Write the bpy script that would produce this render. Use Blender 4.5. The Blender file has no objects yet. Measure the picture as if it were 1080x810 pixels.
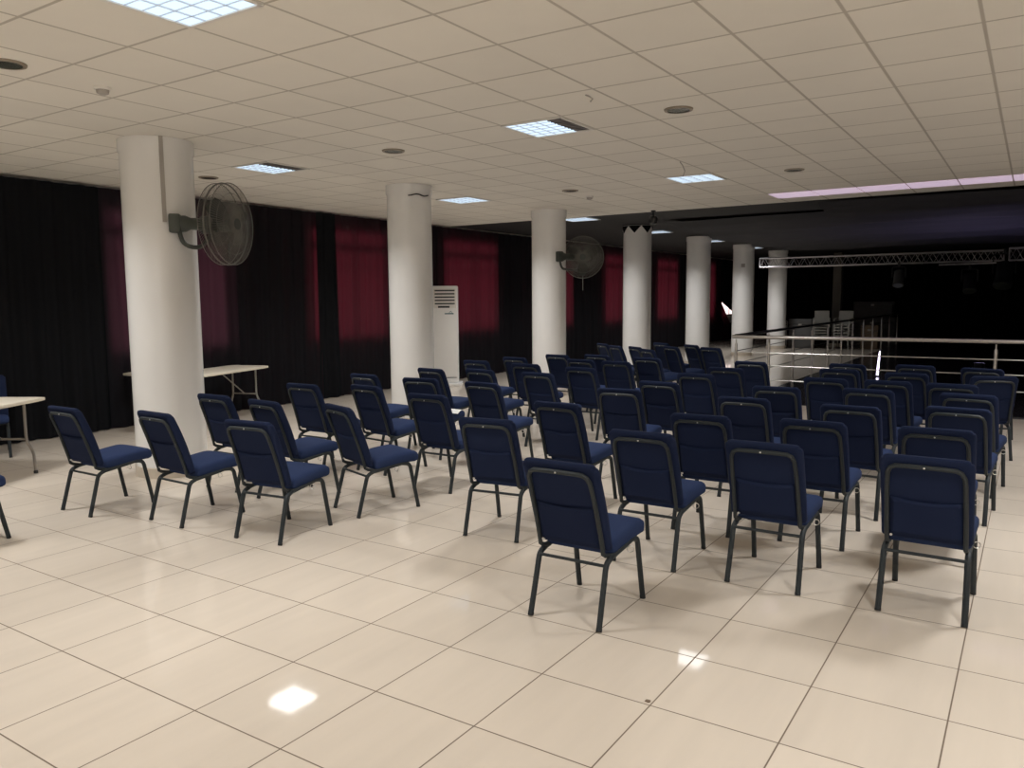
import bpy, bmesh, math, random
from mathutils import Vector, Matrix
random.seed(7)
PI = math.pi
C = bpy.context.scene.collection

# ------------------------------------------------------------------ helpers
def obj(name, bm, mat, parent=None, smooth=True):
    me = bpy.data.meshes.new(name)
    bmesh.ops.recalc_face_normals(bm, faces=bm.faces)
    bm.to_mesh(me); bm.free()
    if smooth:
        for p in me.polygons: p.use_smooth = True
        try: me.set_sharp_from_angle(angle=math.radians(38))
        except Exception: pass
    me.materials.append(mat)
    o = bpy.data.objects.new(name, me); C.objects.link(o)
    if parent: o.parent = parent
    return o

def tag(o, label, cat, group=None):
    o['label'] = label; o['category'] = cat
    if group: o['group'] = group
    return o

def thing(name, label, cat, loc=(0, 0, 0), rz=0, group=None):
    o = bpy.data.objects.new(name, None); C.objects.link(o)
    o.empty_display_size = .1
    o.location = loc; o.rotation_euler = (0, 0, rz)
    return tag(o, label, cat, group)

def struct(name, bm, mat, parent=None, smooth=False):
    o = obj(name, bm, mat, parent, smooth)
    if not parent: o['kind'] = 'structure'
    return o

def dup(o, parent=None):
    c = o.copy(); C.objects.link(c)
    if parent: c.parent = parent
    for ch in list(o.children): dup(ch, c)
    return c

def BM(): return bmesh.new()

def box(bm, cx, cy, cz, sx, sy, sz, rot=None, bevel=0):
    r = bmesh.ops.create_cube(bm, size=1)
    vs = r['verts']
    for v in vs: v.co = Vector((v.co.x*sx, v.co.y*sy, v.co.z*sz))
    if bevel:
        es = list({e for v in vs for e in v.link_edges})
        b = bmesh.ops.bevel(bm, geom=es, offset=bevel, segments=2, affect='EDGES', profile=.5)
        vs = list({v for f in b['faces'] for v in f.verts} | {v for v in vs if v.is_valid})
    for v in vs:
        p = v.co
        if rot: p = rot @ p
        v.co = p + Vector((cx, cy, cz))
    return bm

def tube(bm, pts, r, n=8, closed=False, caps=True):
    pts = [Vector(p) for p in pts]; N = len(pts); rings = []
    rr = r if isinstance(r, (list, tuple)) else [r]*N
    t0 = (pts[1]-pts[0]).normalized()
    up = Vector((0, 0, 1)) if abs(t0.z) < .9 else Vector((1, 0, 0))
    u = t0.cross(up).normalized()
    for i in range(N):
        if closed: t = (pts[(i+1) % N]-pts[i-1]).normalized()
        elif i == 0: t = t0
        elif i == N-1: t = (pts[-1]-pts[-2]).normalized()
        else: t = ((pts[i+1]-pts[i]).normalized()+(pts[i]-pts[i-1]).normalized()).normalized()
        u = (u-t*u.dot(t)).normalized(); w = t.cross(u)
        rings.append([bm.verts.new(pts[i]+(u*math.cos(2*PI*k/n)+w*math.sin(2*PI*k/n))*rr[i]) for k in range(n)])
    for i in range(N if closed else N-1):
        a, b = rings[i], rings[(i+1) % N]
        for k in range(n): bm.faces.new((a[k], a[(k+1) % n], b[(k+1) % n], b[k]))
    if caps and not closed:
        bm.faces.new(rings[0][::-1]); bm.faces.new(rings[-1])
    return bm

def fillet(pts, rad, seg=5):
    pts = [Vector(p) for p in pts]; out = [pts[0]]
    for i in range(1, len(pts)-1):
        a, p, b = pts[i-1], pts[i], pts[i+1]
        d1, d2 = (a-p), (b-p)
        r = min(rad, d1.length*.48, d2.length*.48)
        s, e = p+d1.normalized()*r, p+d2.normalized()*r
        for k in range(seg+1):
            t = k/seg
            out.append(s*(1-t)**2+p*2*t*(1-t)+e*t*t)
    out.append(pts[-1]); return out

def lathe(bm, prof, n=32, cx=0, cy=0, cap=True):
    rings = [[bm.verts.new((cx+r*math.cos(2*PI*k/n), cy+r*math.sin(2*PI*k/n), z)) for k in range(n)] for r, z in prof]
    for a, b in zip(rings, rings[1:]):
        for k in range(n): bm.faces.new((a[k], a[(k+1) % n], b[(k+1) % n], b[k]))
    if cap:
        bm.faces.new(rings[0][::-1]); bm.faces.new(rings[-1])
    return bm

def rbox(bm, sx, sy, sz, r, fn, nx=10, ny=10, nz=4):
    """rounded box (full sizes, radius per axis) put through fn"""
    g = BM(); cache = {}
    def V(i, j, k):
        key = (i, j, k)
        if key not in cache:
            p = Vector(((i/nx-.5)*sx, (j/ny-.5)*sy, (k/nz-.5)*sz))
            c = Vector((max(-sx/2+r, min(sx/2-r, p.x)), max(-sy/2+r, min(sy/2-r, p.y)), max(-sz/2+min(r, sz/2), min(sz/2-min(r, sz/2), p.z))))
            d = p-c
            if d.length > 1e-9:
                # push grid positions to the rounded surface
                p = c+d.normalized()*r if abs(d.length) > 1e-9 else p
            cache[key] = bm.verts.new(fn(p))
        return cache[key]
    g.free()
    for i in range(nx):
        for j in range(ny):
            for k in (0, nz):
                bm.faces.new((V(i, j, k), V(i+1, j, k), V(i+1, j+1, k), V(i, j+1, k)))
    for i in range(nx):
        for k in range(nz):
            for j in (0, ny):
                bm.faces.new((V(i, j, k), V(i+1, j, k), V(i+1, j, k+1), V(i, j, k+1)))
    for j in range(ny):
        for k in range(nz):
            for i in (0, nx):
                bm.faces.new((V(i, j, k), V(i, j+1, k), V(i, j+1, k+1), V(i, j, k+1)))
    return bm

# ------------------------------------------------------------------ materials
def mat(name, col, rough=.5, metal=0, spec=.5, emis=None, estr=0, noise=None):
    m = bpy.data.materials.new(name); m.use_nodes = True
    nt = m.node_tree; b = nt.nodes['Principled BSDF']
    b.inputs['Base Color'].default_value = (*col, 1)
    b.inputs['Roughness'].default_value = rough
    b.inputs['Metallic'].default_value = metal
    b.inputs['Specular IOR Level'].default_value = spec
    if emis:
        b.inputs['Emission Color'].default_value = (*emis, 1); b.inputs['Emission Strength'].default_value = estr
    if noise:
        sc, amt, bump = noise
        tc = nt.nodes.new('ShaderNodeTexCoord'); n = nt.nodes.new('ShaderNodeTexNoise')
        n.inputs['Scale'].default_value = sc; n.inputs['Detail'].default_value = 4
        nt.links.new(tc.outputs['Object'], n.inputs['Vector'])
        r = nt.nodes.new('ShaderNodeMapRange')
        r.inputs['To Min'].default_value = 1-amt; r.inputs['To Max'].default_value = 1+amt
        nt.links.new(n.outputs['Fac'], r.inputs['Value'])
        mx = nt.nodes.new('ShaderNodeVectorMath'); mx.operation = 'SCALE'
        mx.inputs[0].default_value = col
        nt.links.new(r.outputs['Result'], mx.inputs['Scale'])
        nt.links.new(mx.outputs['Vector'], b.inputs['Base Color'])
        if bump:
            bp = nt.nodes.new('ShaderNodeBump'); bp.inputs['Strength'].default_value = bump; bp.inputs['Distance'].default_value = .002
            nt.links.new(n.outputs['Fac'], bp.inputs['Height']); nt.links.new(bp.outputs['Normal'], b.inputs['Normal'])
    return m

def grid_mat(name, tile, off, line_w, col, line_col, rough, var=.03, streak=None, bump=.4, spec=.5):
    """square tiles on the world XY plane, with joints, per-tile tone and optional veining"""
    m = bpy.data.materials.new(name); m.use_nodes = True
    nt = m.node_tree; b = nt.nodes['Principled BSDF']; L = nt.links.new
    N = lambda t: nt.nodes.new(t)
    geo = N('ShaderNodeNewGeometry'); sep = N('ShaderNodeSeparateXYZ'); L(geo.outputs['Position'], sep.inputs[0])
    def mth(op, a, bb=None):
        n = N('ShaderNodeMath'); n.operation = op
        for i, v in enumerate((a, bb)):
            if v is None: continue
            if isinstance(v, (int, float)): n.inputs[i].default_value = v
            else: L(v, n.inputs[i])
        return n.outputs[0]
    lines, ids = [], []
    for ax in (0, 1):
        t = mth('DIVIDE', mth('SUBTRACT', sep.outputs[ax], off[ax]), tile)
        ids.append(mth('FLOOR', t))
        f = mth('FRACT', t)
        d = mth('MINIMUM', f, mth('SUBTRACT', 1., f))
        mr = N('ShaderNodeMapRange'); mr.inputs['From Min'].default_value = line_w/tile*.35; mr.inputs['From Max'].default_value = line_w/tile*.65
        L(d, mr.inputs['Value']); lines.append(mr.outputs['Result'])
    face = mth('MULTIPLY', lines[0], lines[1])
    cmb = N('ShaderNodeCombineXYZ'); L(ids[0], cmb.inputs[0]); L(ids[1], cmb.inputs[1])
    wn = N('ShaderNodeTexWhiteNoise'); wn.noise_dimensions = '2D'; L(cmb.outputs[0], wn.inputs['Vector'])
    val = mth('ADD', mth('MULTIPLY', wn.outputs['Value'], 2*var), 1-var)
    sc = N('ShaderNodeVectorMath'); sc.operation = 'MULTIPLY'; sc.inputs[1].default_value = streak or (3, 3, 3)
    L(geo.outputs['Position'], sc.inputs[0])
    off2 = N('ShaderNodeVectorMath'); off2.operation = 'ADD'; L(sc.outputs[0], off2.inputs[0]); L(wn.outputs['Color'], off2.inputs[1])
    ns = N('ShaderNodeTexNoise'); ns.inputs['Scale'].default_value = 1; ns.inputs['Detail'].default_value = 5; L(off2.outputs[0], ns.inputs['Vector'])
    val = mth('MULTIPLY', val, mth('ADD', mth('MULTIPLY', ns.outputs['Fac'], .14 if streak else .06), .93 if streak else .97))
    s = N('ShaderNodeVectorMath'); s.operation = 'SCALE'; s.inputs[0].default_value = col; L(val, s.inputs['Scale'])
    mix = N('ShaderNodeMix'); mix.data_type = 'RGBA'
    mix.inputs['A'].default_value = (*line_col, 1); L(s.outputs[0], mix.inputs['B']); L(face, mix.inputs['Factor'])
    L(mix.outputs['Result'], b.inputs['Base Color'])
    rg = N('ShaderNodeMapRange'); rg.inputs['To Min'].default_value = .7; rg.inputs['To Max'].default_value = rough
    L(face, rg.inputs['Value']); L(rg.outputs['Result'], b.inputs['Roughness'])
    b.inputs['Specular IOR Level'].default_value = spec
    bp = N('ShaderNodeBump'); bp.inputs['Strength'].default_value = bump; bp.inputs['Distance'].default_value = .003
    L(face, bp.inputs['Height']); L(bp.outputs['Normal'], b.inputs['Normal'])
    return m

def curtain_mat(name, face, through):
    m = bpy.data.materials.new(name); m.use_nodes = True
    nt = m.node_tree; nt.nodes.clear(); L = nt.links.new
    out = nt.nodes.new('ShaderNodeOutputMaterial')
    d = nt.nodes.new('ShaderNodeBsdfDiffuse'); d.inputs['Color'].default_value = (*face, 1)
    t = nt.nodes.new('ShaderNodeBsdfTranslucent'); t.inputs['Color'].default_value = (*through, 1)
    a = nt.nodes.new('ShaderNodeAddShader')
    L(d.outputs[0], a.inputs[0]); L(t.outputs[0], a.inputs[1])
    tc = nt.nodes.new('ShaderNodeTexCoord'); n = nt.nodes.new('ShaderNodeTexNoise'); n.inputs['Scale'].default_value = 90
    L(tc.outputs['Object'], n.inputs['Vector'])
    bp = nt.nodes.new('ShaderNodeBump'); bp.inputs['Strength'].default_value = .15; L(n.outputs['Fac'], bp.inputs['Height'])
    L(bp.outputs['Normal'], d.inputs['Normal'])
    L(a.outputs[0], out.inputs['Surface'])
    return m

def emis_mat(name, col, strength):
    m = bpy.data.materials.new(name); m.use_nodes = True
    nt = m.node_tree; nt.nodes.clear()
    out = nt.nodes.new('ShaderNodeOutputMaterial'); e = nt.nodes.new('ShaderNodeEmission')
    e.inputs['Color'].default_value = (*col, 1); e.inputs['Strength'].default_value = strength
    nt.links.new(e.outputs[0], out.inputs['Surface'])
    return m

TF, TC = .5135, .6036
ZC = 3.147
M = {}
M['floor'] = grid_mat('cream_floor_tile', TF, (-1.7402, 2.8704), .006, (.715, .638, .545), (.20, .155,   .115), .05, .02, (9, 1.0, 1), .25, .13)
M['ceil'] = grid_mat('ceiling_tile', TC, (-3.3323, 5.2325), .019, (.88, .845, .775), (.55, .51, .45), .85, .025, None, .5, .2)
M['lav_spill'] = mat('lavender_spill_glow', (.8, .72, .8), .6, emis=(.80, .62, .82), estr=.52)  # emission stands in for purple light spilling onto the ceiling row
M['black_ceil'] = mat('black_ceiling', (.014, .0145, .016), .8, noise=(1.2, .25, 0))
M['swag'] = mat('black_swag_fabric', (.026, .026, .032), .85, noise=(3, .2, .1))
M['wall'] = mat('plain_wall', (.74, .70, .64), .8, noise=(4, .04, 0))
M['black_wall'] = mat('black_wall', (.012, .012, .014), .9)
M['column'] = mat('white_gloss_column', (.89, .885, .87), .26, noise=(2.5, .03, 0))
M['skirt'] = mat('beige_tile_skirting', (.60, .53, .44), .3, noise=(6, .06, 0))
M['conduit'] = mat('grey_trunking', (.42, .39, .36), .5)
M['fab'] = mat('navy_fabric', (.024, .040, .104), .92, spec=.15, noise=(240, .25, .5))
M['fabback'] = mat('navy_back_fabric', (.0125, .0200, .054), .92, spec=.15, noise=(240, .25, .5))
M['frame'] = mat('charcoal_hammered_metal', (.0165, .0235, .0285), .58, .05, noise=(120, .2, .3))
M['glide'] = mat('black_rubber', (.02, .02, .022), .7)
M['rivet'] = mat('steel_rivet', (.75, .75, .75), .3, .9)
M['steel'] = mat('brushed_steel', (.62, .60, .57), .28, .9, noise=(60, .06, 0))
M['dark_rail'] = mat('black_handrail', (.02, .02, .02), .4)
M['black'] = mat('black_plastic', (.02, .021, .023), .45)
M['table'] = mat('cream_table_plastic', (.72, .66, .55), .5, noise=(25, .04, .1))
M['tleg'] = mat('grey_table_metal', (.30, .28, .26), .4, .4)
M['ac'] = mat('white_cooler_plastic', (.90, .90, .89), .35, noise=(3, .015, 0))
M['acdark'] = mat('dark_grille_slot', (.03, .035, .04), .5)
M['acblue'] = mat('blue_green_badge', (.05, .16, .18), .4)
M['fan'] = mat('dark_green_grey_metal', (.075, .085, .075), .45, .3)
M['blade'] = mat('grey_fan_blade', (.06, .064, .058), .8, spec=.2)
M['wire'] = mat('grey_cage_wire', (.17, .165, .15), .6, .2)
M['cord'] = mat('pale_cord', (.5, .48, .44), .6)
M['vent'] = mat('dark_downlight_glass', (.09, .10, .085), .25)
M['ventrim'] = mat('tan_metal_ring', (.36, .31, .25), .45, .3)
M['white'] = mat('white_painted_metal', (.82, .80, .76), .4)
M['louvre'] = mat('satin_louvre', (.75, .78, .82), .3, .3)
M['darklouvre'] = mat('unlit_louvre', (.16, .15, .15), .5)
M['tube'] = emis_mat('lit_diffuser', (.70, .85, 1.0), 1.3)
M['pane'] = emis_mat('daylight_pane', (1.0, .80, .78), 1.7)
M['fillpane'] = emis_mat('added_fill_pane', (1.0, .93, .86), 5.5)  # glow of the added window behind the viewer
M['led'] = emis_mat('lavender_streak', (.80, .72, 1.0), 5.0)  # glow used for the lavender reflection streak
M['winframe'] = mat('window_frame', (.25, .23, .22), .5)
M['curt'] = curtain_mat('black_maroon_curtain', (.0135, .0140, .0165), (.032, .0040, .0074))
M['curt_mauve'] = curtain_mat('black_mauve_curtain', (.0135, .0140, .0165), (.022, .0080, .0125))
M['curt_op'] = curtain_mat('black_lined_curtain', (.0125, .0130, .0150), (.0, .0, .0))
M['drape_black'] = mat('black_stage_cloth', (.006, .006, .007), .95, spec=.1)
M['stage'] = mat('black_gloss_stage_floor', (.03, .028, .034), .18, noise=(2, .2, 0))
M['alu'] = mat('truss_aluminium', (.55, .53, .55), .35, .8)
M['plas'] = mat('white_stack_plastic', (.36, .35, .32), .5)
M['case'] = mat('dark_grey_case', (.09, .09, .09), .6, noise=(5, .2, 0))
M['brown'] = mat('brown_carton', (.22, .16, .11), .8, noise=(8, .1, 0))
M['dim'] = mat('shade_darkened_brown', (.11, .10, .085), .7, noise=(3, .1, 0))  # pillar colour darkened to stand in for the far end's shade
M['lenslit'] = mat('pale_blue_lens', (.20, .22, .28), .3)
M['paper'] = mat('white_paper', (.85, .85, .83), .7)

# ------------------------------------------------------------------ setting
XW, Y0, Y1, XR = -10.15, -5.0, 34.5, 5.0
YE = 5.2325+13*TC          # white ceiling stops here
b = box(BM(), (XW+XR)/2, (Y0+Y1)/2, -.05, XR-XW+.4, Y1-Y0+.4, .1); struct('floor', b, M['floor'])
b = box(BM(), (XW+XR)/2, (Y0+YE)/2, ZC+.04, XR-XW+.4, YE-Y0, .08); struct('ceiling', b, M['ceil'])
b = box(BM(), (XW+XR)/2, (YE+Y1)/2+.01, ZC+.085, XR-XW+.4, Y1-YE, .15); struct('ceiling_dark', b, M['black_ceil'])
t = thing('lavender_spill', 'spilled lavender light painted as glowing panels along the white ceiling edge', 'light', (-3.3323, 5.2325+11.5*TC, ZC))  # glow put on the ceiling row in place of spilled purple light
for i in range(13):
    obj('spill_glow', box(BM(), TC*(i+.5), 0, -.004, TC-.02, TC-.02, .006), M['lav_spill'], t, False)
b = box(BM(), XW-.1, (Y0+Y1)/2, 1.6, .2, Y1-Y0, 3.4); struct('wall_left', b, M['wall'])
b = box(BM(), XR+.1, (Y0+Y1)/2, 1.6, .2, Y1-Y0, 3.4); struct('wall_right', b, M['wall'])
b = box(BM(), (XW+XR)/2, Y0-.1, 1.6, XR-XW, .2, 3.4); struct('wall_near', b, M['wall'])
b = box(BM(), (XW+XR)/2, Y1+.1, 1.6, XR-XW, .2, 3.4); struct('wall_far', b, M['black_wall'])
# black dance floor inside the balustrade
b = box(BM(), (-3.88+XR)/2, (12.5+33.5)/2, .012, XR+3.88, 21., .024); struct('trim_2', b, M['stage'])

# windows behind the curtains
WY = [(5.75, 7.65), (9.2, 11.1), (12.75, 14.7), (16.3, 18.2), (19.95, 21.8), (23.6, 25.4), (27.2, 29.1), (29.95, 32.0)]
for i, (a, c) in enumerate(WY):
    r = bpy.data.objects.new('window_%d' % (i+1), None); C.objects.link(r); r['kind'] = 'structure'
    r.location = (XW+.012, (a+c)/2, .95)
    h, w = 1.95, c-a
    bm = BM()
    for yy in (-w/2+.03, w/2-.03): box(bm, .015, yy, h/2, .03, .06, h)
    for zz, t in ((.03, .06), (h-.03, .06), (h-.33, .12), (h-.66, .035)): box(bm, .015, 0, zz, .03, w, t)
    box(bm, .015, .12, h/2, .03, .045, h)
    obj('window_frame', bm, M['winframe'], r, False)
    bm = box(BM(), 0, 0, h/2, .02, w-.06, h-.06); obj('window_pane', bm, M['pane'], r, False)

r = bpy.data.objects.new('window_9', None); C.objects.link(r); r['kind'] = 'structure'  # unseen window added behind the viewer to brighten the ceiling
r.location = (1.9, Y0+.012, .95)
bm = BM()
for xx in (-1.57, -.52, .52, 1.57): box(bm, xx, .015, .85, .06, .03, 1.7)
for zz in (.03, 1.2, 1.67): box(bm, 0, .015, zz, 3.2, .03, .06)
obj('window_frame', bm, M['white'], r, False)
obj('window_pane', box(BM(), 0, 0, .85, 3.14, .02, 1.64), M['fillpane'], r, False)  # pane of the added unseen window

# ------------------------------------------------------------------ curtains along the left wall
def curtain(name, ya, yb, label, m, seed, x=-10.01, amp=.055, eL=None, eR=None, top=3.11):
    rnd = random.Random(seed)
    n = max(12, int((yb-ya)/.022)); nz = 26
    f1, f2, p1, p2 = rnd.uniform(26, 34), rnd.uniform(9, 13), rnd.uniform(0, 6), rnd.uniform(0, 6)
    bm = BM(); rows = []
    for k in range(nz+1):
        z = .012+(top-.012)*k/nz
        lo = eL(z) if eL else ya; hi = eR(z) if eR else yb
        row = []
        for i in range(n+1):
            y = lo+(hi-lo)*i/n
            yy = ya+(yb-ya)*i/n
            g = 1-.35*(z/top)
            dx = amp*g*(.55*math.sin(f1*yy+p1+.5*math.sin(z*1.1+p2))+.45*math.sin(f2*yy+p2+.8*math.sin(.9*z+p1)))
            row.append(bm.verts.new((x+dx, y, z)))
        rows.append(row)
    for a, c in zip(rows, rows[1:]):
        for i in range(n): bm.faces.new((a[i], a[i+1], c[i+1], c[i]))
    o = obj(name, bm, m)
    return tag(o, label, 'curtain', 'floor-length curtains along the window wall')

curtain('curtain', -.4, 3.0, 'black floor-length curtain behind the folding table at far left', M['curt_op'], 1)
curtain('curtain', 3.0, 5.72, 'plain black curtain left of the fan column, beside the mauve window', M['curt_op'], 2)
curtain('curtain', 5.70, 7.75, 'mauve-glowing curtain behind the nearest column with the fan', M['curt_mauve'], 3, amp=.045)
curtain('curtain', 7.73, 9.38, 'black curtain behind the cream table, right of the nearest column', M['curt'], 4)
curtain('curtain', 9.34, 9.76, 'narrow black curtain strip between pink sliver and red window', M['curt_op'], 5, x=-9.96)
curtain('curtain', 9.72, 12.0, 'red-glowing curtain just left of the second column', M['curt'], 6, amp=.045)
curtain('curtain', 11.98, 15.2, 'red-glowing curtain directly behind the standing air conditioner', M['curt'], 7, amp=.045)
curtain('curtain', 15.18, 18.8, 'black and red curtain behind the third column and its fan', M['curt'], 8)
curtain('curtain', 18.78, 22.4, 'dark red-glowing curtain just left of the jagged-topped column', M['curt'], 9)
curtain('curtain', 22.38, 26.2, 'red-glowing curtain between jagged-topped column and fifth column', M['curt'], 10)
def edL(z): return 29.95 if z > 1.50 else (30.95 if z < .64 else 29.80+(1.48-z)/.84*1.15)
def edR(z): return 29.65 if z > 1.50 else (30.80 if z < .62 else (29.82+(1.48-z)/.40*1.45 if z > 1.08 else 31.27-(1.08-z)/.44*.30))
curtain('curtain', 26.18, 29.8, 'curtain left of the bright pink gap, beside the sixth column', M['curt'], 11, eR=edL)
curtain('curtain', 29.82, 33.4, 'curtain right of the bright pink gap, behind the sixth column', M['curt_op'], 12, eL=edR)

# black cloth at the far end
def back_cloth(xa, xb, y, label, seed):
    rnd = random.Random(seed); n = int((xb-xa)/.05); bm = BM(); p = rnd.uniform(0, 6); rows = []
    for k in range(9):
        z = .03+3.08*k/8
        rows.append([bm.verts.new((xa+(xb-xa)*i/n, y+.06*math.sin(15*(xa+(xb-xa)*i/n)+p)+.03*math.sin(37*(xa+(xb-xa)*i/n)), z)) for i in range(n+1)])
    for a, c in zip(rows, rows[1:]):
        for i in range(n): bm.faces.new((a[i], a[i+1], c[i+1], c[i]))
    return tag(obj('backdrop_cloth', bm, M['drape_black']), label, 'curtain', 'black cloths across the far end')
back_cloth(-9.8, -4.6, 33.6, 'black backdrop cloth at the far end behind the white stacks', 1)
back_cloth(-4.6, 4.8, 33.6, 'black backdrop cloth across the stage right of the stacks', 2)

# black swags under the dark ceiling
def swag(xa, xb, ya, yb, zt, sag, label):
    bm = BM(); nx, ny = 24, 14; rows = []
    for i in range(nx+1):
        x = xa+(xb-xa)*i/nx; row = []
        for j in range(ny+1):
            t = j/ny
            z = zt-.035-sag*(1-(2*t-1)**2)-.030*math.sin(x*1.7+t*9+ya)*math.sin(PI*t)-.016*math.sin(t*25+.6*x)
            row.append(bm.verts.new((x, ya+(yb-ya)*t, z)))
        rows.append(row)
    for a, c in zip(rows, rows[1:]):
        for j in range(ny): bm.faces.new((a[j], a[j+1], c[j+1], c[j]))
    return tag(obj('ceiling_swag', bm, M['swag']), label, 'drape', 'black cloth swags under the dark ceiling')
sw = [(-2.9, 4.9, 13.12, 14.5, .13, 'black ceiling swag right behind the lavender ceiling strip'),
      (-6.0, 4.9, 14.6, 17.0, .10, 'second black ceiling swag behind the lavender ceiling strip'),
      (-6.2, 4.9, 17.1, 19.7, .12, 'third black ceiling swag behind the lavender ceiling strip'),
      (-6.2, 4.9, 19.8, 22.3, .10, 'fourth black ceiling swag, second in front of the truss'),
      (-6.2, 4.9, 22.4, 24.6, .10, 'black ceiling swag hanging immediately in front of the truss')]
for xa, xb, ya, yb, s, lb in sw: swag(xa, xb, ya, yb, 3.14, s, lb)

# ------------------------------------------------------------------ columns
CX, CY0, CD, CR = -6.98, 4.556, 3.618, .292
cl = ['nearest round white column, with fan and trunking', 'second round white column, left of the standing air conditioner',
      'third round white column, with the smaller-looking fan', 'fourth round white column with black jagged cloth round its top',
      'fifth round white column, right of the jagged-topped one', 'sixth round white column, beside the railing end',
      'seventh and farthest round white column, behind the truss end']
for k in range(7):
    r = CR*(1.10 if k == 0 else 1)
    t = thing('column', cl[k], 'column', (CX, CY0+CD*k, 0), 0, 'row of round white columns')
    top = ZC-.002
    obj('shaft', lathe(BM(), [(r, .0), (r, .6), (r, 2.9), (r+.0, 3.02), (r+.012, 3.04), (r+.012, top)], 48), M['column'], t)
    obj('skirting', lathe(BM(), [(r+.004, .001), (r+.014, .001), (r+.014, .095), (r+.004, .10)], 48, cap=False), M['skirt'], t)
    if k == 0:
        a = math.radians(-26)
        bm = box(BM(), (r+.008)*math.cos(a), (r+.008)*math.sin(a), (top+2.38)/2, .02, .035, top-2.38, Matrix.Rotation(a, 3, 'Z'))
        obj('cable_trunking', bm, M['conduit'], t, False)
    if k == 1:
        pts = [(r*1.05*math.cos(x), r*1.05*math.sin(x), 3.0+.01*math.sin(9*x)) for x in [-.9+.12*q for q in range(9)]]
        obj('cable', tube(BM(), pts, .009, 6), M['black'], t)
    if k == 5:
        a = math.radians(-75)
        obj('socket_plate', box(BM(), (r+.006)*math.cos(a), (r+.006)*math.sin(a), 2.55, .012, .1, .1, Matrix.Rotation(a, 3, 'Z'), .003), M['conduit'], t)

# jagged black cloth round the fourth column
bm = BM(); cy = CY0+CD*3; n = 70; R0 = CR+.016
up, lo = [], []
for i in range(n):
    a = 2*PI*i/n; ph = (i % 10)/10
    zz = 2.985+.15*abs(2*ph-1)
    up.append(bm.verts.new((CX+R0*math.cos(a), cy+R0*math.sin(a), ZC-.01)))
    lo.append(bm.verts.new((CX+R0*math.cos(a), cy+R0*math.sin(a), zz)))
for i in range(n): bm.faces.new((up[i], up[(i+1) % n], lo[(i+1) % n], lo[i]))
tag(obj('jagged_cloth', bm, M['drape_black'], None, False), 'black zigzag-edged cloth wrapped round the top of the fourth column', 'cloth')

# ------------------------------------------------------------------ ceiling fixtures
def lamp(cx, cy, label, dark=0, power=1):
    if cx < -5: power *= 1.42
    g = 'recessed square ceiling lights'
    t = thing('ceiling_light', label, 'light', (cx, cy, ZC), 0, g)
    s = TC/2-.012; bm = BM()
    for sx, sy, w, h in ((-s, 0, .024, 2*s+.024), (s, 0, .024, 2*s+.024), (0, -s, 2*s, .024), (0, s, 2*s, .024)):
        box(bm, sx, sy, -.006, w, h, .012)
    obj('trim_frame', bm, M['white'], t, False)
    x0, x1 = -s+.012, s-.012
    xs = x1-(x1-x0)*dark
    bm = box(BM(), (x0+xs)/2, 0, -.002, xs-x0, 2*s-.024, .003); obj('diffuser', bm, M['tube'], t, False)
    bm = BM()
    for i in range(1, 4): box(bm, x0+(xs-x0)*i/4, 0, -.006, .005, 2*s-.03, .009)
    for i in range(1, 6): box(bm, (x0+xs)/2, -s+2*s*i/6, -.006, xs-x0, .0035, .007)
    obj('louvre', bm, M['louvre'], t, False)
    if dark:
        bm = box(BM(), (xs+x1)/2, 0, -.002, x1-xs, 2*s-.024, .003)
        for i in range(1, 10): box(bm, (xs+x1)/2, -s+2*s*i/10, -.006, x1-xs-.004, .004, .009)
        obj('unlit_louvre', bm, M['darklouvre'], t, False)
    ld = bpy.data.lights.new('lamp_light', 'AREA'); ld.shape = 'SQUARE'; ld.size = .45; ld.energy = 27*power
    ld.color = (1.0, .985, .965); ld.spread = math.radians(135)
    lo_ = bpy.data.objects.new('lamp_light', ld); C.objects.link(lo_); lo_.parent = t; lo_.location = (0, 0, -.016)
    return t
XA, XB = -3.3323-TC/2, -3.3323-6.5*TC
YL = [5.2325+TC*(1.5+6*k) for k in range(-2, 6)]
lamp(XA, YL[1], 'largest lit square ceiling light, at the top left edge of the picture')
lamp(XA, YL[2], 'lit ceiling light with a dark unlit strip, above the middle of the room', .27)
lamp(XA, YL[3], 'lit ceiling light nearest the lavender light spill on the ceiling, above the chairs')
lamp(XB, YL[2], 'half-lit ceiling light just right of the nearest column', .36)
lamp(XB, YL[3], 'lit ceiling light between the second and third columns')
lamp(XB, YL[4], 'lit ceiling light on the right of the third column top')
lamp(XB, YL[5], 'lit ceiling light on the right of the jagged-topped column')
lamp(XB, YL[6], 'lit ceiling light on the right of the fifth column top')
lamp(XB, YL[7], 'smallest and farthest lit ceiling light, by the sixth column')
lamp(XA, YL[0], 'added unseen ceiling light behind the viewer over the aisle')  # unseen lamp, added to brighten the near floor
lamp(XB, YL[1], 'ceiling light left of the frame over the tables')
lamp(XB, YL[0], 'added unseen ceiling light behind the viewer by the curtains')  # likewise added out of view for brightness
XC = XA+7*TC  # out-of-frame lamp row added to brighten the right side
lamp(XC, YL[0], 'added unseen ceiling light behind the viewer, right of the aisle')
lamp(XC, YL[1], 'added unseen ceiling light overhead just in front of the viewer, above the frame', 0, 1.2)
lamp(XC, YL[2], 'added unseen ceiling light beyond the right edge beside the chairs', 0, 1.55)
lamp(XC, YL[3], 'added unseen ceiling light beyond the right edge by the railing', 0, 1.1)

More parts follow.
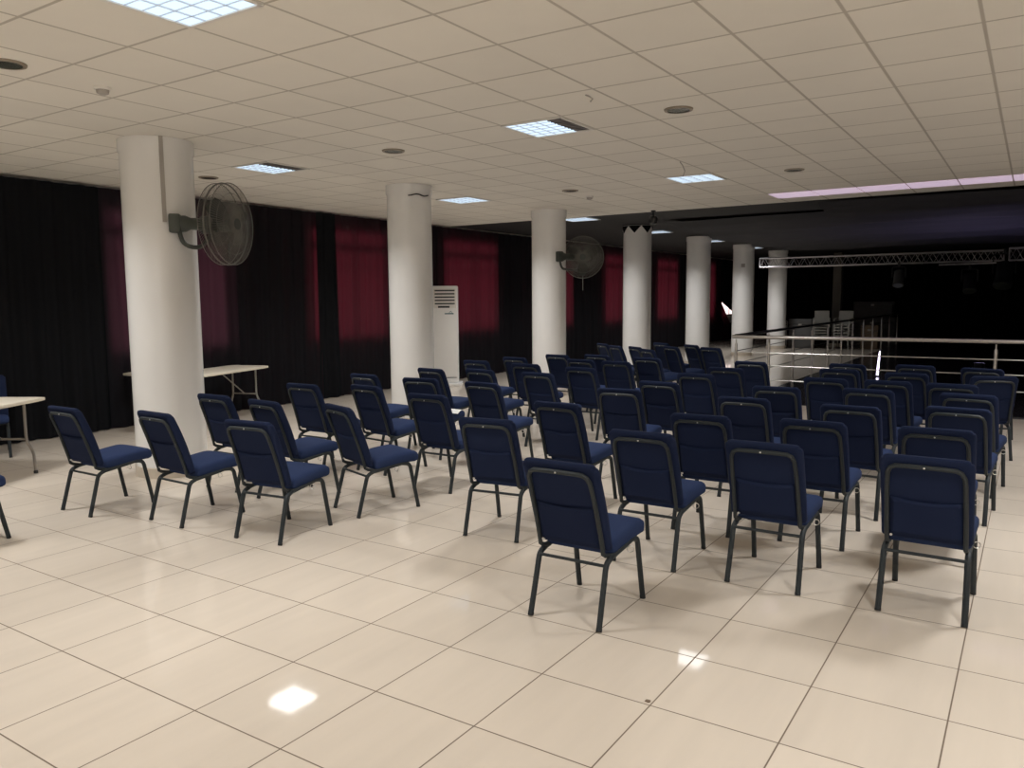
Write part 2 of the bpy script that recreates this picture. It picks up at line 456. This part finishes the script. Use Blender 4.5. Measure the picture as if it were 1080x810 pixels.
for x, y, lb in [(-5.46, 2.57, 'round dark downlight at the left edge of the picture'),
                 (-2.45, 6.17, 'round dark downlight right of the partly dark ceiling light'),
                 (-5.46, 6.17, 'round dark downlight above the second column'),
                 (-2.45, 9.82, 'round dark downlight nearest the lavender strip'),
                 (-8.42, 6.17, 'round dark downlight just above the large fan'),
                 (-5.46, 9.81, 'round dark downlight right of the third column top')]:
    t = thing('downlight', lb, 'light', (x, y, ZC), 0, 'unlit round downlights')
    obj('trim_ring', lathe(BM(), [(.088, -.001), (.115, -.001), (.112, -.012), (.09, -.014)], 28, cap=False), M['ventrim'], t)
    obj('lens', lathe(BM(), [(.09, -.010), (.05, -.006), (.004, -.005)], 28), M['vent'], t)
for x, y, lb in [(-5.52, 3.22, 'white smoke detector on the ceiling right of the left-edge downlight'),
                 (-5.54, 10.53, 'small white smoke detector on the ceiling near the third column')]:
    t = thing('smoke_detector', lb, 'smoke detector', (x, y, ZC), 0, 'smoke detectors')
    obj('base', lathe(BM(), [(.055, -.001), (.055, -.016), (.05, -.02)], 24), M['white'], t)
    obj('sensor_head', lathe(BM(), [(.043, -.02), (.04, -.042), (.02, -.052)], 24), M['conduit'], t)
# hanging device at the ceiling edge
t = thing('ceiling_camera', 'small black dome device hanging at the white ceiling edge', 'camera', (-5.54, 12.87, ZC))
obj('mount', lathe(BM(), [(.04, -.001), (.04, -.02), (.018, -.03), (.018, -.08)], 18), M['black'], t)
obj('dome', lathe(BM(), [(.03, -.08), (.062, -.10), (.075, -.15), (.06, -.22), (.025, -.245)], 22), M['black'], t)
for x, y, lb in [(-3.35, 8.5, 'loose grey wire end dangling from the ceiling right of centre'), (-2.85, 5.35, 'tiny wire end poking from a ceiling joint above the dark-striped light')]:
    l = .16 if y > 6 else .05
    tag(obj('dangling_wire', tube(BM(), [(x, y, ZC-.001), (x+.03, y+.01, ZC-.3*l), (x+.05, y+.02, ZC-.65*l), (x+.03, y+.02, ZC-l)], .006, 6), M['conduit']), lb, 'wire', 'loose ceiling wires')

# ------------------------------------------------------------------ wall fans
def fan(px, py, pz, cx, cy, cz, ax, R, label, cord):
    """px.. bracket on the column, c.. cage centre, ax facing angle (world)"""
    t = thing('wall_fan', label, 'fan', (px, py, pz), 0, 'column-mounted fans')
    c = Vector((cx-px, cy-py, cz-pz)); f = Vector((math.cos(ax), math.sin(ax), 0)); s = Vector((-f.y, f.x, 0)); u = Vector((0, 0, 1))
    P = lambda a, d, r: c+f*d+(s*math.cos(a)+u*math.sin(a))*r
    # bracket box on the column
    dn = Vector((cx-px, cy-py, 0)).normalized(); rot = Matrix.Rotation(math.atan2(dn.y, dn.x), 3, 'Z')
    obj('wall_bracket', box(BM(), dn.x*.03, dn.y*.03, 0, .10, .16, .17, rot, .015), M['fan'], t)
    mb = c-f*.17
    obj('arm', tube(BM(), fillet([dn*.05+u*-.03, dn*.09+u*-.20, mb*.75+u*-.22, mb+u*-.10], .08, 5), .02, 10), M['fan'], t)
    bm = BM(); tube(bm, [dn*.05, dn*.12, dn*.16, mb], [.075, .075, .055, .06], 14); obj('neck', bm, M['fan'], t)
    bm = BM(); tube(bm, [c-f*.25, c-f*.24, c-f*.12, c-f*.10], [.05, .085, .085, .06], 20); obj('motor', bm, M['fan'], t)
    # cage
    bm = BM(); n = 40
    for d, r in ((.06, R), (-.06, R), (0, R)): tube(bm, [P(2*PI*i/n, d, r) for i in range(n)], .007 if d == 0 else .004, 6, True)
    for rr in (.25, .5, .75):
        for sg in (1, -1): tube(bm, [P(2*PI*i/n, sg*(.06+.05*(1-rr)), R*rr) for i in range(n)], .0022, 4, True)
    for k in range(96):
        a = 2*PI*k/96
        for sg in (1, -1): tube(bm, [P(a, sg*.11, R*.14), P(a, sg*.10, R*.45), P(a, sg*.08, R*.8), P(a, sg*.06, R)], .0026, 4)
    obj('cage', bm, M['wire'], t)
    bm = BM(); tube(bm, [P(0, .105, 0), P(0, .118, 0)], R*.14, 20); obj('cage_badge', bm, M['fan'], t)
    bm = BM(); tube(bm, [c-f*.05, c+f*.06, c+f*.075], [.07, .065, .03], 18); obj('hub', bm, M['fan'], t)
    for k in range(3):
        a0 = 2*PI*k/3+.5; bm = BM(); rows = []
        for i in range(9):
            rr = .05+(R*.88-.05)*i/8; wd = .20+.28*math.sin(PI*min(1, i/8*.9+.1))
            rows.append([bm.verts.new(P(a0+(j/6-.5)*2*wd*(.5+.5*(1-i/16)), .03-.07*(j/6-.5)-.012*i/8, rr)) for j in range(7)])
        for q in range(8):
            for j in range(6): bm.faces.new((rows[q][j], rows[q][j+1], rows[q+1][j+1], rows[q+1][j]))
        o = obj('blade', bm, M['blade'], t)
        md = o.modifiers.new('thick', 'SOLIDIFY'); md.thickness = .004
    if cord:
        p = mb+u*-.08
        obj('pull_cord', tube(BM(), [p, p+u*-.25, p+u*-.48], .004, 6), M['cord'], t)
    return t
a = math.radians(-15)
fan(CX+CR*1.1*math.cos(a), CY0+CR*1.1*math.sin(a), 2.37, -6.36, 4.83, 2.37, math.radians(22), .375,
    'larger dark wall fan mounted on the nearest column', False)
a = math.radians(-32)
fan(CX+CR*math.cos(a), CY0+2*CD+CR*math.sin(a), 2.36, -6.50, 12.12, 2.36, math.radians(-62), .355,
    'dark wall fan with pull cord on the third column', True)

# ------------------------------------------------------------------ standing air conditioner
t = thing('air_conditioner', 'tall white floor-standing air conditioner right of the second column', 'air conditioner', (-9.53, 12.17, 0), math.radians(34))
W, D, H = .48, .32, 1.92
obj('body', box(BM(), 0, 0, .06+(H-.06)/2, W, D, H-.06, None, .018), M['ac'], t)
obj('base', box(BM(), .02, -.02, .03, W+.10, D+.08, .06, None, .01), M['ac'], t)
obj('grille_panel', box(BM(), 0, -D/2-.004, H-.24, W-.05, .012, .36, None, .004), M['white'], t)
for k in range(5):
    obj('grille_slot', box(BM(), 0, -D/2-.012, H-.09-.062*k, W-.10, .008, .026), M['acdark'], t, False)
obj('control_display', box(BM(), -.02, -D/2-.012, H-.40, .22, .008, .035), M['acdark'], t, False)
bm = box(BM(), .08, -D/2-.003, H-.53, .17, .006, .022)
tube(bm, [(.08, -D/2-.003, H-.51), (.11, -D/2-.003, H-.485), (.14, -D/2-.003, H-.51)], .006, 6)
obj('badge', bm, M['acblue'], t, False)
obj('lower_seam', box(BM(), .02, -D/2-.001, .16, W-.1, .006, .012), M['acdark'], t, False)

# ------------------------------------------------------------------ folding tables
def table(x, y, ang, L, Wd, label, h=.74):
    t = thing('folding_table', label, 'table', (x, y, 0), ang, 'cream folding tables')
    bm = rbox(BM(), L, Wd, .045, .02, lambda p: p+Vector((0, 0, h-.0225)), 14, 8, 3)
    obj('tabletop', bm, M['table'], t)
    for s in (1, -1):
        xa = s*(L/2-.16)
        for yy in (-Wd/2+.12, Wd/2-.12):
            o = 1 if yy > 0 else -1
            pts = fillet([(xa, yy, h-.045), (xa, yy, .32), (xa+s*.02, yy+o*.05, .22), (xa+s*.02, yy+o*.06, .006)], .06, 5)
            l = obj('leg', tube(BM(), pts, .0135, 10), M['tleg'], t)
            obj('foot_cap', lathe(BM(), [(.02, .001), (.02, .02), (.016, .03)], 12, xa+s*.02, yy+o*.06), M['glide'], l)
        obj('crossbar', tube(BM(), [(xa, -Wd/2+.12, .34), (xa, Wd/2-.12, .34)], .011, 8), M['tleg'], t)
        obj('brace', tube(BM(), [(xa, 0, .34), (s*.18, 0, h-.05)], .009, 8), M['tleg'], t)
    return t
def table_corner(cx, cy, u, L, Wd, v, label):
    x = cx+u[0]*L/2+v[0]*Wd/2; y = cy+u[1]*L/2+v[1]*Wd/2
    return table(x, y, math.atan2(u[1], u[0]), L, Wd, label)
def nrm(a, c):
    l = math.hypot(a, c); return (a/l, c/l)
u = nrm(.50, -.866); table_corner(-8.09, 3.95, u, 1.75, .74, (u[1], -u[0]), 'cream folding table at the left edge, in front of black curtain')
u = nrm(.30, -.95); table_corner(-9.17, 7.58, u, 1.75, .62, (u[1], -u[0]), 'cream folding table sticking out right of the nearest column')
table(-9.76, 6.28, PI/2, .90, .36, 'cream table whose end shows left of the nearest column')

# ------------------------------------------------------------------ banquet chair
def back_y(z): # rear face of the backrest
    t = (z-.40)/.454
    return .078-.120*t-.041*t*t
def chair_parts(root):
    # seat, a little higher at the front
    def fs(p):
        x, y, z = p
        t = (y+.1975)/.395
        drop = .020*max(0, (t-.72)/.28)**2
        crown = .012*(1-(x/.21)**2)*(1-(2*t-1)**2) if z > 0 else 0
        taper = 1-.04*(1-t)
        return Vector((x*taper, y+.350, z+.403+(t-.5)*.042-drop*(.55 if z < 0 else 1)+crown))
    obj('seat', rbox(BM(), .422, .395, .088, .032, fs, 14, 14, 4), M['fab'], root)
    # backrest
    def fb(p):
        u, w, v = p.x, p.y, p.z          # u across, w height, v thickness (+ = front)
        rc = .042; du, dw = abs(u)-(.214-rc), w-(.2345-rc)
        if du > 0 and dw > 0:
            k = max(du, dw)/math.hypot(du, dw)
            u = math.copysign(.214-rc+du*k, u); w = .2345-rc+dw*k
        z = .6200+w
        t = (z-.386)/.469
        th = v*(.84+.30*math.sin(PI*min(1, max(0, t*.9+.05))))
        return Vector((u, back_y(z)+.030+th, z))
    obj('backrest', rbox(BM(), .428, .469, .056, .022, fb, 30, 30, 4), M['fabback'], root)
    # rear pocket with a sagging mouth
    bm = BM(); rows = []
    for j in range(9):
        row = []
        for i in range(15):
            q = -1+2*i/14
            zt = .625-.016*(1-q*q)
            z = .405+(zt-.405)*j/8
            x = q*(.168-.004*j/8)
            bulge = .006+.010*(j/8)*(1-q*q)
            row.append(bm.verts.new((x, back_y(z)+.004-bulge, z)))
        rows.append(row)
    for a_, c_ in zip(rows, rows[1:]):
        for i in range(14): bm.faces.new((a_[i], a_[i+1], c_[i+1], c_[i]))
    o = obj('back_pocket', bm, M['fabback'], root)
    md = o.modifiers.new('cloth', 'SOLIDIFY'); md.thickness = .004
    # back frame: inverted U that turns forward under the seat
    def bp(x, z): return (x, back_y(z)-.009, z)
    left = [(-.183, .165, .343), (-.183, .098, .360), (-.183, .074, .374), bp(-.183, .41), bp(-.182, .48), bp(-.180, .57), bp(-.178, .66), bp(-.176, .72)]
    topl = [bp(-.173, .760), bp(-.161, .786), bp(-.137, .799), bp(-.07, .801)]
    half = left+topl
    pts = half+[bp(0, .801)]+[(-p[0], p[1], p[2]) for p in half[::-1]]
    obj('back_frame', tube(BM(), pts, .0120, 8), M['frame'], root)
    bm = BM(); tube(bm, [bp(-.004, .800), (-.004, back_y(.800)-.0235, .800)], .005, 8); obj('rivet', bm, M['rivet'], root)
    bm = BM(); tube(bm, [(-.162, back_y(.402)-.002, .402), (-.162, back_y(.402)-.014, .402)], .007, 8); obj('rivet', bm, M['rivet'], root)
    # legs, rails, stretcher
    for s in (-1, 1):
        l = obj('leg', tube(BM(), fillet([(s*.2, -.002, .004), (s*.195, .085, .318), (s*.192, .14, .339)], .035, 5), .0155, 8), M['frame'], root)
        obj('foot_glide', tube(BM(), [(s*.2, -.003, 0), (s*.1995, .003, .016)], .0158, 10), M['glide'], l)
        l = obj('leg', tube(BM(), fillet([(s*.198, .532, .004), (s*.193, .462, .362), (s*.192, .39, .372)], .035, 5), .0155, 8), M['frame'], root)
        obj('foot_glide', tube(BM(), [(s*.198, .533, 0), (s*.1978, .529, .016)], .0158, 10), M['glide'], l)
        obj('seat_rail', tube(BM(), [(s*.192, .14, .339), (s*.192, .27, .356), (s*.192, .39, .372)], .0155, 8), M['frame'], root)
    obj('stretcher', tube(BM(), [(-.197, .080, .312), (.197, .080, .312)], .009, 8), M['frame'], root)
    n = 14
    obj('ganging_hook', tube(BM(), [(.215+.017*math.cos(2*PI*i/n), .33+.006*math.cos(2*PI*i/n), .338+.017*math.sin(2*PI*i/n)) for i in range(n)], .0028, 6, True), M['steel'], root)

FL = 'file of blue chairs'
L3 = 'third file from the right'
chairs = [
 # third file from the right (starts with the big foreground chair)
 (-1.93, 3.402, 0, 'frontmost blue chair, nearest the camera and centre right'),
 (-1.947, 4.42, 0, 'blue chair directly behind the frontmost one, pocket wrinkled'),
 (-1.89, 5.27, 1, 'third blue chair back in the file led by the frontmost chair'),
 (-1.92, 6.35, -1, 'fourth blue chair back in the file led by the frontmost chair'),
 (-1.91, 7.27, 2, 'fifth blue chair back in the file led by the frontmost chair'),
 (-1.69, 8.27, -6, 'sixth blue chair back in the file led by the frontmost chair'),
 (-1.78, 9.38, -4, 'seventh blue chair back in the file led by the frontmost chair'),
 (-1.83, 10.13, -8, 'last blue chair by the railing in the frontmost chair\'s file'),
 # second file from the right
 (-1.22, 4.43, 0, 'first blue chair in the second file from the right, facing away'),
 (-1.17, 5.38, -1, 'second blue chair in the second file from the right'),
 (-1.10, 6.26, -2, 'third blue chair in the second file from the right'),
 (-1.17, 7.46, -5, 'fourth blue chair in the second file from the right'),
 (-1.13, 8.29, -5, 'fifth blue chair in the second file from the right'),
 (-1.08, 9.21, -6, 'sixth blue chair in the second file from the right'),
 (-1.12, 10.30, -7, 'last blue chair by the railing in the second file from right'),
 # rightmost file
 (-.411, 4.43, -1, 'first blue chair of the rightmost file, large at lower right'),
 (-.46, 5.43, 0, 'second blue chair of the rightmost file'),
 (-.42, 6.52, -4, 'third blue chair of the rightmost file'),
 (-.41, 7.47, -7, 'fourth blue chair of the rightmost file'),
 (-.59, 8.26, -4, 'fifth blue chair of the rightmost file'),
 (-.31, 9.22, 18, 'sixth chair of the rightmost file, turned left at the picture edge'),
 (-.44, 10.17, -11, 'last blue chair of the rightmost file, against the railing'),
 # fourth file from the right
 (-3.069, 4.379, 7.5, 'first blue chair of the fourth file from the right, centre'),
 (-3.06, 5.33, -4, 'second blue chair of the fourth file from the right'),
 (-3.07, 6.44, 3, 'third blue chair of the fourth file from the right'),
 (-2.99, 7.17, -5, 'fourth blue chair of the fourth file from the right'),
 (-2.98, 8.14, -5, 'fifth blue chair of the fourth file from the right'),
 (-2.93, 8.98, -6, 'sixth blue chair of the fourth file from the right'),
 (-2.94, 9.98, -7, 'last blue chair of fourth file, just below the railing corner'),
 # aisle-side file of the left block
 (-4.403, 3.484, 7, 'first blue chair in aisle-side file of left block, right of column'),
 (-4.417, 4.349, -18.4, 'second chair in aisle-side file of left block, turned to the right'),
 (-4.30, 5.26, 0, 'third blue chair in the aisle-side file of the left block'),
 (-4.45, 6.28, -3, 'fourth blue chair in the aisle-side file of the left block'),
 (-4.52, 7.43, -5, 'fifth blue chair in the aisle-side file of the left block'),
 (-4.41, 8.22, -5, 'sixth blue chair in the aisle-side file of the left block'),
 (-4.44, 9.22, -3, 'seventh blue chair in the aisle-side file of the left block'),
 (-4.34, 9.98, -9, 'eighth blue chair in aisle-side file of left block, paper on seat'),
 # middle file of the left block
 (-5.348, 3.409, -1.7, 'first blue chair in middle file of left block, before the fan column'),
 (-5.19, 4.27, -6, 'second blue chair in the middle file of the left block'),
 (-5.26, 5.52, -7, 'third blue chair in the middle file of the left block'),
 (-5.27, 6.32, 8, 'fourth blue chair in middle file of left block, paper on seat'),
 (-5.32, 7.46, -5, 'fifth blue chair in the middle file of the left block'),
 (-5.28, 8.38, -2, 'sixth blue chair in the middle file of the left block'),
 (-5.00, 9.31, -5, 'seventh blue chair in the middle file of the left block'),
 (-5.20, 10.17, -7, 'eighth blue chair in the middle file of the left block'),
 # curtain-side file of the left block
 (-6.226, 3.209, .3, 'leftmost fully visible blue chair, first in the curtain-side file'),
 (-5.91, 4.32, 0, 'second chair in curtain-side file, just right of the nearest column'),
 (-5.91, 5.32, 1, 'third blue chair in the curtain-side file of the left block'),
 (-6.09, 6.36, -5, 'fourth blue chair in the curtain-side file of the left block'),
 (-5.90, 7.28, -7, 'fifth blue chair in curtain-side file, before the second column'),
 (-6.14, 8.52, -4, 'sixth blue chair in curtain-side file, below the air conditioner'),
 (-5.99, 9.23, -8, 'seventh blue chair in the curtain-side file, left of third column'),
 (-5.73, 9.96, -9, 'eighth blue chair in curtain-side file, before the third column'),
 # slanted chairs at the back
 (-6.41, 12.79, -37, 'leftmost slanted back-row chair, against the black curtain'),
 (-5.92, 12.30, -36, 'second slanted back-row chair from left, against the black curtain'),
 (-5.50, 12.18, -37, 'slanted back-row chair at the foot of the jagged-topped column, left one'),
 (-5.05, 11.66, -38, 'slanted back-row chair at the foot of jagged-topped column, right one'),
 (-5.56, 13.42, -28, 'slanted back-row chair right of jagged-topped column, farther of two'),
 (-5.00, 12.50, -34, 'slanted back-row chair right of jagged-topped column, nearer of two'),
 (-4.87, 13.10, -37, 'second slanted back-row chair from the right'),
 (-4.33, 12.50, -22, 'rightmost slanted back-row chair, left of the railing end'),
 # far left
 (-9.70, 4.08, -113, 'blue chair behind the cream table at the left edge'),
 (-6.178, 2.07, 0, 'blue chair cut off by the left edge, only a front leg shows'),
]
proto = thing('banquet_chair', chairs[0][3], 'chair', (0, 0, 0), 0, 'blue banquet chairs')
chair_parts(proto)
for i, (x, y, a, lb) in enumerate(chairs):
    o = proto if i == 0 else dup(proto)
    o.location = (x, y, 0); o.rotation_euler = (0, 0, math.radians(a)); o['label'] = lb
    o['group'] = 'blue banquet chairs'

# sheets of paper on seats
for x, y, a, lb in [(-5.27, 6.32, 8, 'white paper on the seat of a chair near the second column'),
                    (-4.34, 9.98, -9, 'white paper on a seat toward the back of the room')]:
    r = math.radians(a); lx, ly = .11, .40
    px, py = x+lx*math.cos(r)-ly*math.sin(r), y+lx*math.sin(r)+ly*math.cos(r)
    bm = BM(); rows = []
    for i in range(7):
        rows.append([bm.verts.new(((i/6-.5)*.21, (j/6-.5)*.29, .4725+.004*math.sin(i)*math.cos(j)-.012*((i/6-.5)**2+(j/6-.5)**2)*4)) for j in range(7)])
    for q, w in zip(rows, rows[1:]):
        for j in range(6): bm.faces.new((q[j], q[j+1], w[j+1], w[j]))
    o = obj('paper_sheet', bm, M['paper']); o.location = (px, py, 0); o.rotation_euler = (0, 0, r+.3)
    tag(o, lb, 'paper', 'papers left on seats')

bm = BM(); rbox(bm, .022, .018, .006, .003, lambda p: p+Vector((0, 0, .003)), 4, 4, 2)
o = obj('crumb', bm, M['brown']); o.location = (-1.247, 2.895, 0); tag(o, 'tiny dark brown crumb on the floor in front of the frontmost chair', 'crumb')
# ------------------------------------------------------------------ balustrades
RX, RY, RH = -3.95, 12.4, 1.05
LV = [.80, .60, .38]
def post(t, x, y, h, r, m):
    o = obj('post', lathe(BM(), [(r, .0), (r, h-.10), (r*.45, h-.075), (r*.45, h-.018)], 14, x, y), m, t)
    obj('post_base', lathe(BM(), [(.05, .0), (.05, .012), (.03, .018)], 18, x, y), m, o)
t = thing('railing', 'stainless steel railing running across behind the right-hand chairs', 'railing', (RX, RY, 0))
obj('handrail', tube(BM(), [(-.02, 0, RH-.01), (3, 0, RH-.01), (8.6, 0, RH-.01)], .028, 14), M['steel'], t)
for x in (.04, .55, 3.55, 6.5): post(t, x, 0, RH-.03, .023, M['steel'])
for z in LV: obj('rail_bar', tube(BM(), [(.04, -.03, z), (4, -.03, z), (8.6, -.03, z)], .0085, 8), M['steel'], t)
t = thing('railing', 'dark-topped steel railing receding from the corner towards the far stacks', 'railing', (RX, RY+.1, 0))
obj('handrail', tube(BM(), [(0, 0, RH), (0, 9, RH), (0, 18.1, RH)], .026, 12), M['dark_rail'], t)
for y in (1.9, 3.64, 5.24, 6.8, 8.36, 9.81, 11.35, 12.88, 14.49, 16.07, 17.81): post(t, 0, y, RH-.02, .024, M['steel'])
for z in LV: obj('rail_bar', tube(BM(), [(-.03, .1, z), (-.03, 9, z), (-.03, 18, z)], .0065, 8), M['dark_rail'], t)

# upright glow standing in for a lavender reflection streak on the black floor
t = thing('reflection_streak', 'lavender floor reflection streak shaped as a glowing upright beyond the railing', 'light', (-2.62, 17.6, .024), 0)
obj('streak_foot', lathe(BM(), [(.07, 0), (.07, .02), (.03, .03)], 18), M['black'], t)  # added base under the glowing streak
obj('streak_glow', tube(BM(), [(0, 0, .03), (.015, 0, .3), (.03, 0, .52)], [.022, .018, .011], 14), M['led'], t)  # led glow stands in for the floor reflection

# ------------------------------------------------------------------ truss and stage lights
def truss(x0, x1, y, z0, z1, label, d=.29):
    t = thing('truss', label, 'truss', (x0, y, z0))
    L = x1-x0; H = z1-z0
    for yy in (0, d):
        for zz in (.02, H-.02):
            obj('chord', tube(BM(), [(0, yy, zz), (L/2, yy, zz), (L, yy, zz)], .024, 10), M['alu'], t)
    n = int(L/.30); bm = BM()
    for i in range(n):
        xa, xb, xm = L*i/n, L*(i+1)/n, L*(i+.5)/n
        for yy, z0_, z1_ in ((0, .02, H-.02), (d, H-.02, .02)):
            tube(bm, [(xa, yy, z0_), (xm, yy, z1_)], .010, 6); tube(bm, [(xm, yy, z1_), (xb, yy, z0_)], .010, 6)
        for zz in (.02, H-.02): tube(bm, [(xa, 0, zz), (xm, d, zz)], .009, 6); tube(bm, [(xm, d, zz), (xb, 0, zz)], .009, 6)
    obj('lattice', bm, M['alu'], t)
    for xx in (.0, L):
        bm = BM()
        for p, q in (((0, .02), (d, .02)), ((0, H-.02), (d, H-.02)), ((0, .02), (0, H-.02)), ((d, .02), (d, H-.02))):
            tube(bm, [(xx, p[0], p[1]), (xx, q[0], q[1])], .02, 8)
        obj('end_frame', bm, M['alu'], t)
    return t
truss(-7.2, -.75, 25.0, 2.565, 2.875, 'long horizontal aluminium lattice truss under the dark ceiling')
truss(-.62, 4.4, 24.6, 2.55, 2.90, 'short end of truss at the right picture edge, past black fixture')
tag(obj('lighting_pipe', tube(BM(), [(-2.25, 24.7, 2.50), (-1.5, 24.7, 2.505), (-.9, 24.7, 2.515)], .025, 10), M['alu']), 'thin pipe slung below the right part of the long truss', 'pipe')
def stage_light(x, y, z, s, lb, tilt, mm):
    t = thing('stage_light', lb, 'stage light', (x, y, z), 0, 'stage lights on the truss')
    obj('clamp', box(BM(), 0, 0, -.05, .06, .08, .12, None, .01), M['black'], t)
    obj('yoke', tube(BM(), fillet([(-.17*s, 0, -.42*s), (-.17*s, 0, -.12), (.17*s, 0, -.12), (.17*s, 0, -.42*s)], .05, 4), .016, 8), M['black'], t)
    d = Vector((math.sin(tilt)*.3, -.55, -math.cos(tilt))).normalized(); c = Vector((0, 0, -.42*s))
    obj('head', tube(BM(), [c-d*.2*s, c-d*.18*s, c+d*.12*s, c+d*.25*s], [.07*s, .13*s, .13*s, .15*s], 18), mm, t)
    obj('lens', tube(BM(), [c+d*.25*s, c+d*.262*s], .12*s, 18), M['lenslit'] if mm is not M['black'] else M['vent'], t)
stage_light(-3.25, 24.85, 2.60, 1.0, 'stage light with pale blue glint hanging under truss middle', .1, M['case'])
stage_light(-.72, 24.72, 2.86, 1.5, 'large black stage light at the joint of the two trusses', -.2, M['black'])
stage_light(-1.5, 24.70, 2.48, 1.1, 'dim black stage light hanging under the thin pipe', .3, M['black'])

# violet wash light added out of sight to tint the swags and dark ceiling
t = thing('added_wash_light', 'added violet wash light, hidden from view on the black floor beyond the railing', 'stage light', (-.9, 19.2, .024))
obj('added_wash_base', box(BM(), 0, 0, .012, .26, .22, .024, None, .006), M['black'], t)
obj('added_wash_can', lathe(BM(), [(.085, .05), (.10, .07), (.10, .20), (.11, .23)], 20, cap=False), M['black'], t)
obj('yoke', tube(BM(), fillet([(-.12, 0, .14), (-.125, 0, .03), (.125, 0, .03), (.12, 0, .14)], .03, 4), .010, 8), M['black'], t)  # yoke of the added wash light
ld = bpy.data.lights.new('violet_fill_lamp', 'SPOT'); ld.energy = 120; ld.color = (.62, .52, 1.0); ld.spot_size = math.radians(140); ld.spot_blend = .6; ld.shadow_soft_size = .08
lo_ = bpy.data.objects.new('violet_fill_lamp', ld); C.objects.link(lo_); lo_.parent = t; lo_.location = (0, 0, .22); lo_.rotation_euler = (PI, 0, 0)

# ------------------------------------------------------------------ stuff stored at the far end
t = thing('far_pillar', 'slim dim square pillar at the far end behind the white stack', 'pillar', (-5.46, 27.9, 0))
obj('shaft', box(BM(), 0, 0, 1.55, .26, .26, 3.1, None, .01), M['dim'], t)
obj('pillar_base', box(BM(), 0, 0, .06, .36, .36, .12, None, .01), M['skirt'], t)

def stack_chair(parent_label, x, y, z, a):
    t = thing('plastic_chair', parent_label, 'chair', (x, y, z), a, 'stacked white plastic chairs')
    return t
sc = None
def plastic_proto():
    t = thing('plastic_chair', '', 'chair', (0, 0, 0), 0, 'stacked white plastic chairs')
    obj('seat', rbox(BM(), .46, .44, .03, .014, lambda p: p+Vector((0, 0, .43)), 6, 6, 2), M['plas'], t)
    def fb(p): return Vector((p.x, .22+.05*((p.y+.22)/.44)+p.z, .66+p.y))
    obj('backrest', rbox(BM(), .44, .42, .026, .012, fb, 6, 6, 2), M['plas'], t)
    for sx in (-1, 1):
        for sy in (-1, 1):
            obj('leg', tube(BM(), [(sx*.23, sy*.215, 0), (sx*.205, sy*.19, .43)], [.016, .022], 8), M['plas'], t)
        obj('armrest', tube(BM(), fillet([(sx*.22, -.18, .43), (sx*.24, -.2, .62), (sx*.24, .2, .64)], .06, 4), .016, 8), M['plas'], t)
    return t
pp = plastic_proto(); first = True
for x, y, a, n, where in [(-5.66, 26.6, .2, 5, 'white stack left of the slim far pillar'),
                          (-5.02, 26.7, -.1, 5, 'white stack right of the slim far pillar'),
                          (-7.65, 29.2, .4, 3, 'pale stack behind the sixth column')]:
    for k in range(n):
        o = pp if first else dup(pp); first = False
        o.location = (x, y+.012*k, .085*k); o.rotation_euler = (0, 0, a)
        pos = 'lowest' if k == 0 else 'topmost' if k == n-1 else ['second', 'third', 'fourth'][k-1]
        o['label'] = '%s plastic chair%s in the %s' % (pos, '' if k in (0, n-1) else ' from below', where)
def case(x, y, z, sx, sy, sz, lb, m, a=0):
    t = thing('storage_case', lb, 'case', (x, y, z), a, 'cases stored at the far end')
    obj('case_body', box(BM(), 0, 0, sz*.4, sx, sy, sz*.8, None, .015), m, t)
    obj('case_lid', box(BM(), 0, 0, sz*.9+.003, sx+.01, sy+.01, sz*.2-.006, None, .012), m, t)
    obj('latch', box(BM(), 0, -sy/2-.012, sz*.8, .10, .02, .06), M['conduit'], t, False)
case(-6.35, 27.0, 0, .72, .5, .95, 'dark grey storage case beside the farthest column', M['case'])
case(-4.32, 27.3, 0, .5, .4, .75, 'brownish carton-like case right of the white stacks', M['brown'])
case(-4.75, 30.6, 0, 1.5, .7, .92, 'lower wide dark case in the pile behind the stacks', M['case'])
case(-4.75, 30.6, .92, 1.25, .6, .55, 'upper dark case on the pile behind the stacks', M['case'])

# ------------------------------------------------------------------ world, camera, view
w = bpy.data.worlds.new('World'); bpy.context.scene.world = w; w.use_nodes = True
bg = w.node_tree.nodes.get('Background'); bg.inputs['Color'].default_value = (.5, .55, .65, 1); bg.inputs['Strength'].default_value = 0.02
f, yaw, pitch, roll = 835.5585, .5817, -.1062, -.008
cy_, sy_ = math.cos(yaw), math.sin(yaw)
fwd = Vector((-sy_*math.cos(pitch), cy_*math.cos(pitch), math.sin(pitch)))
right = Vector((cy_, sy_, 0)); upv = right.cross(fwd)
c, s = math.cos(roll), math.sin(roll)
r2 = right*c+upv*s; u2 = upv*c-right*s
cam = bpy.data.cameras.new('camera'); cam.sensor_width = 36; cam.lens = f/1080*36; cam.clip_start = .05
co = bpy.data.objects.new('camera', cam); C.objects.link(co)
mt = Matrix((r2, u2, -fwd)).transposed().to_4x4(); mt.translation = (0, 0, 1.65)
co.matrix_world = mt
S = bpy.context.scene; S.camera = co
S.view_settings.view_transform = 'Standard'; S.view_settings.look = 'None'
S.view_settings.gamma = 1; S.view_settings.use_curve_mapping = False
S.view_settings.exposure = 0.0
S.cycles.max_bounces = 8; S.cycles.diffuse_bounces = 4; S.cycles.glossy_bounces = 4; S.cycles.transmission_bounces = 4
S.cycles.sample_clamp_indirect = 4
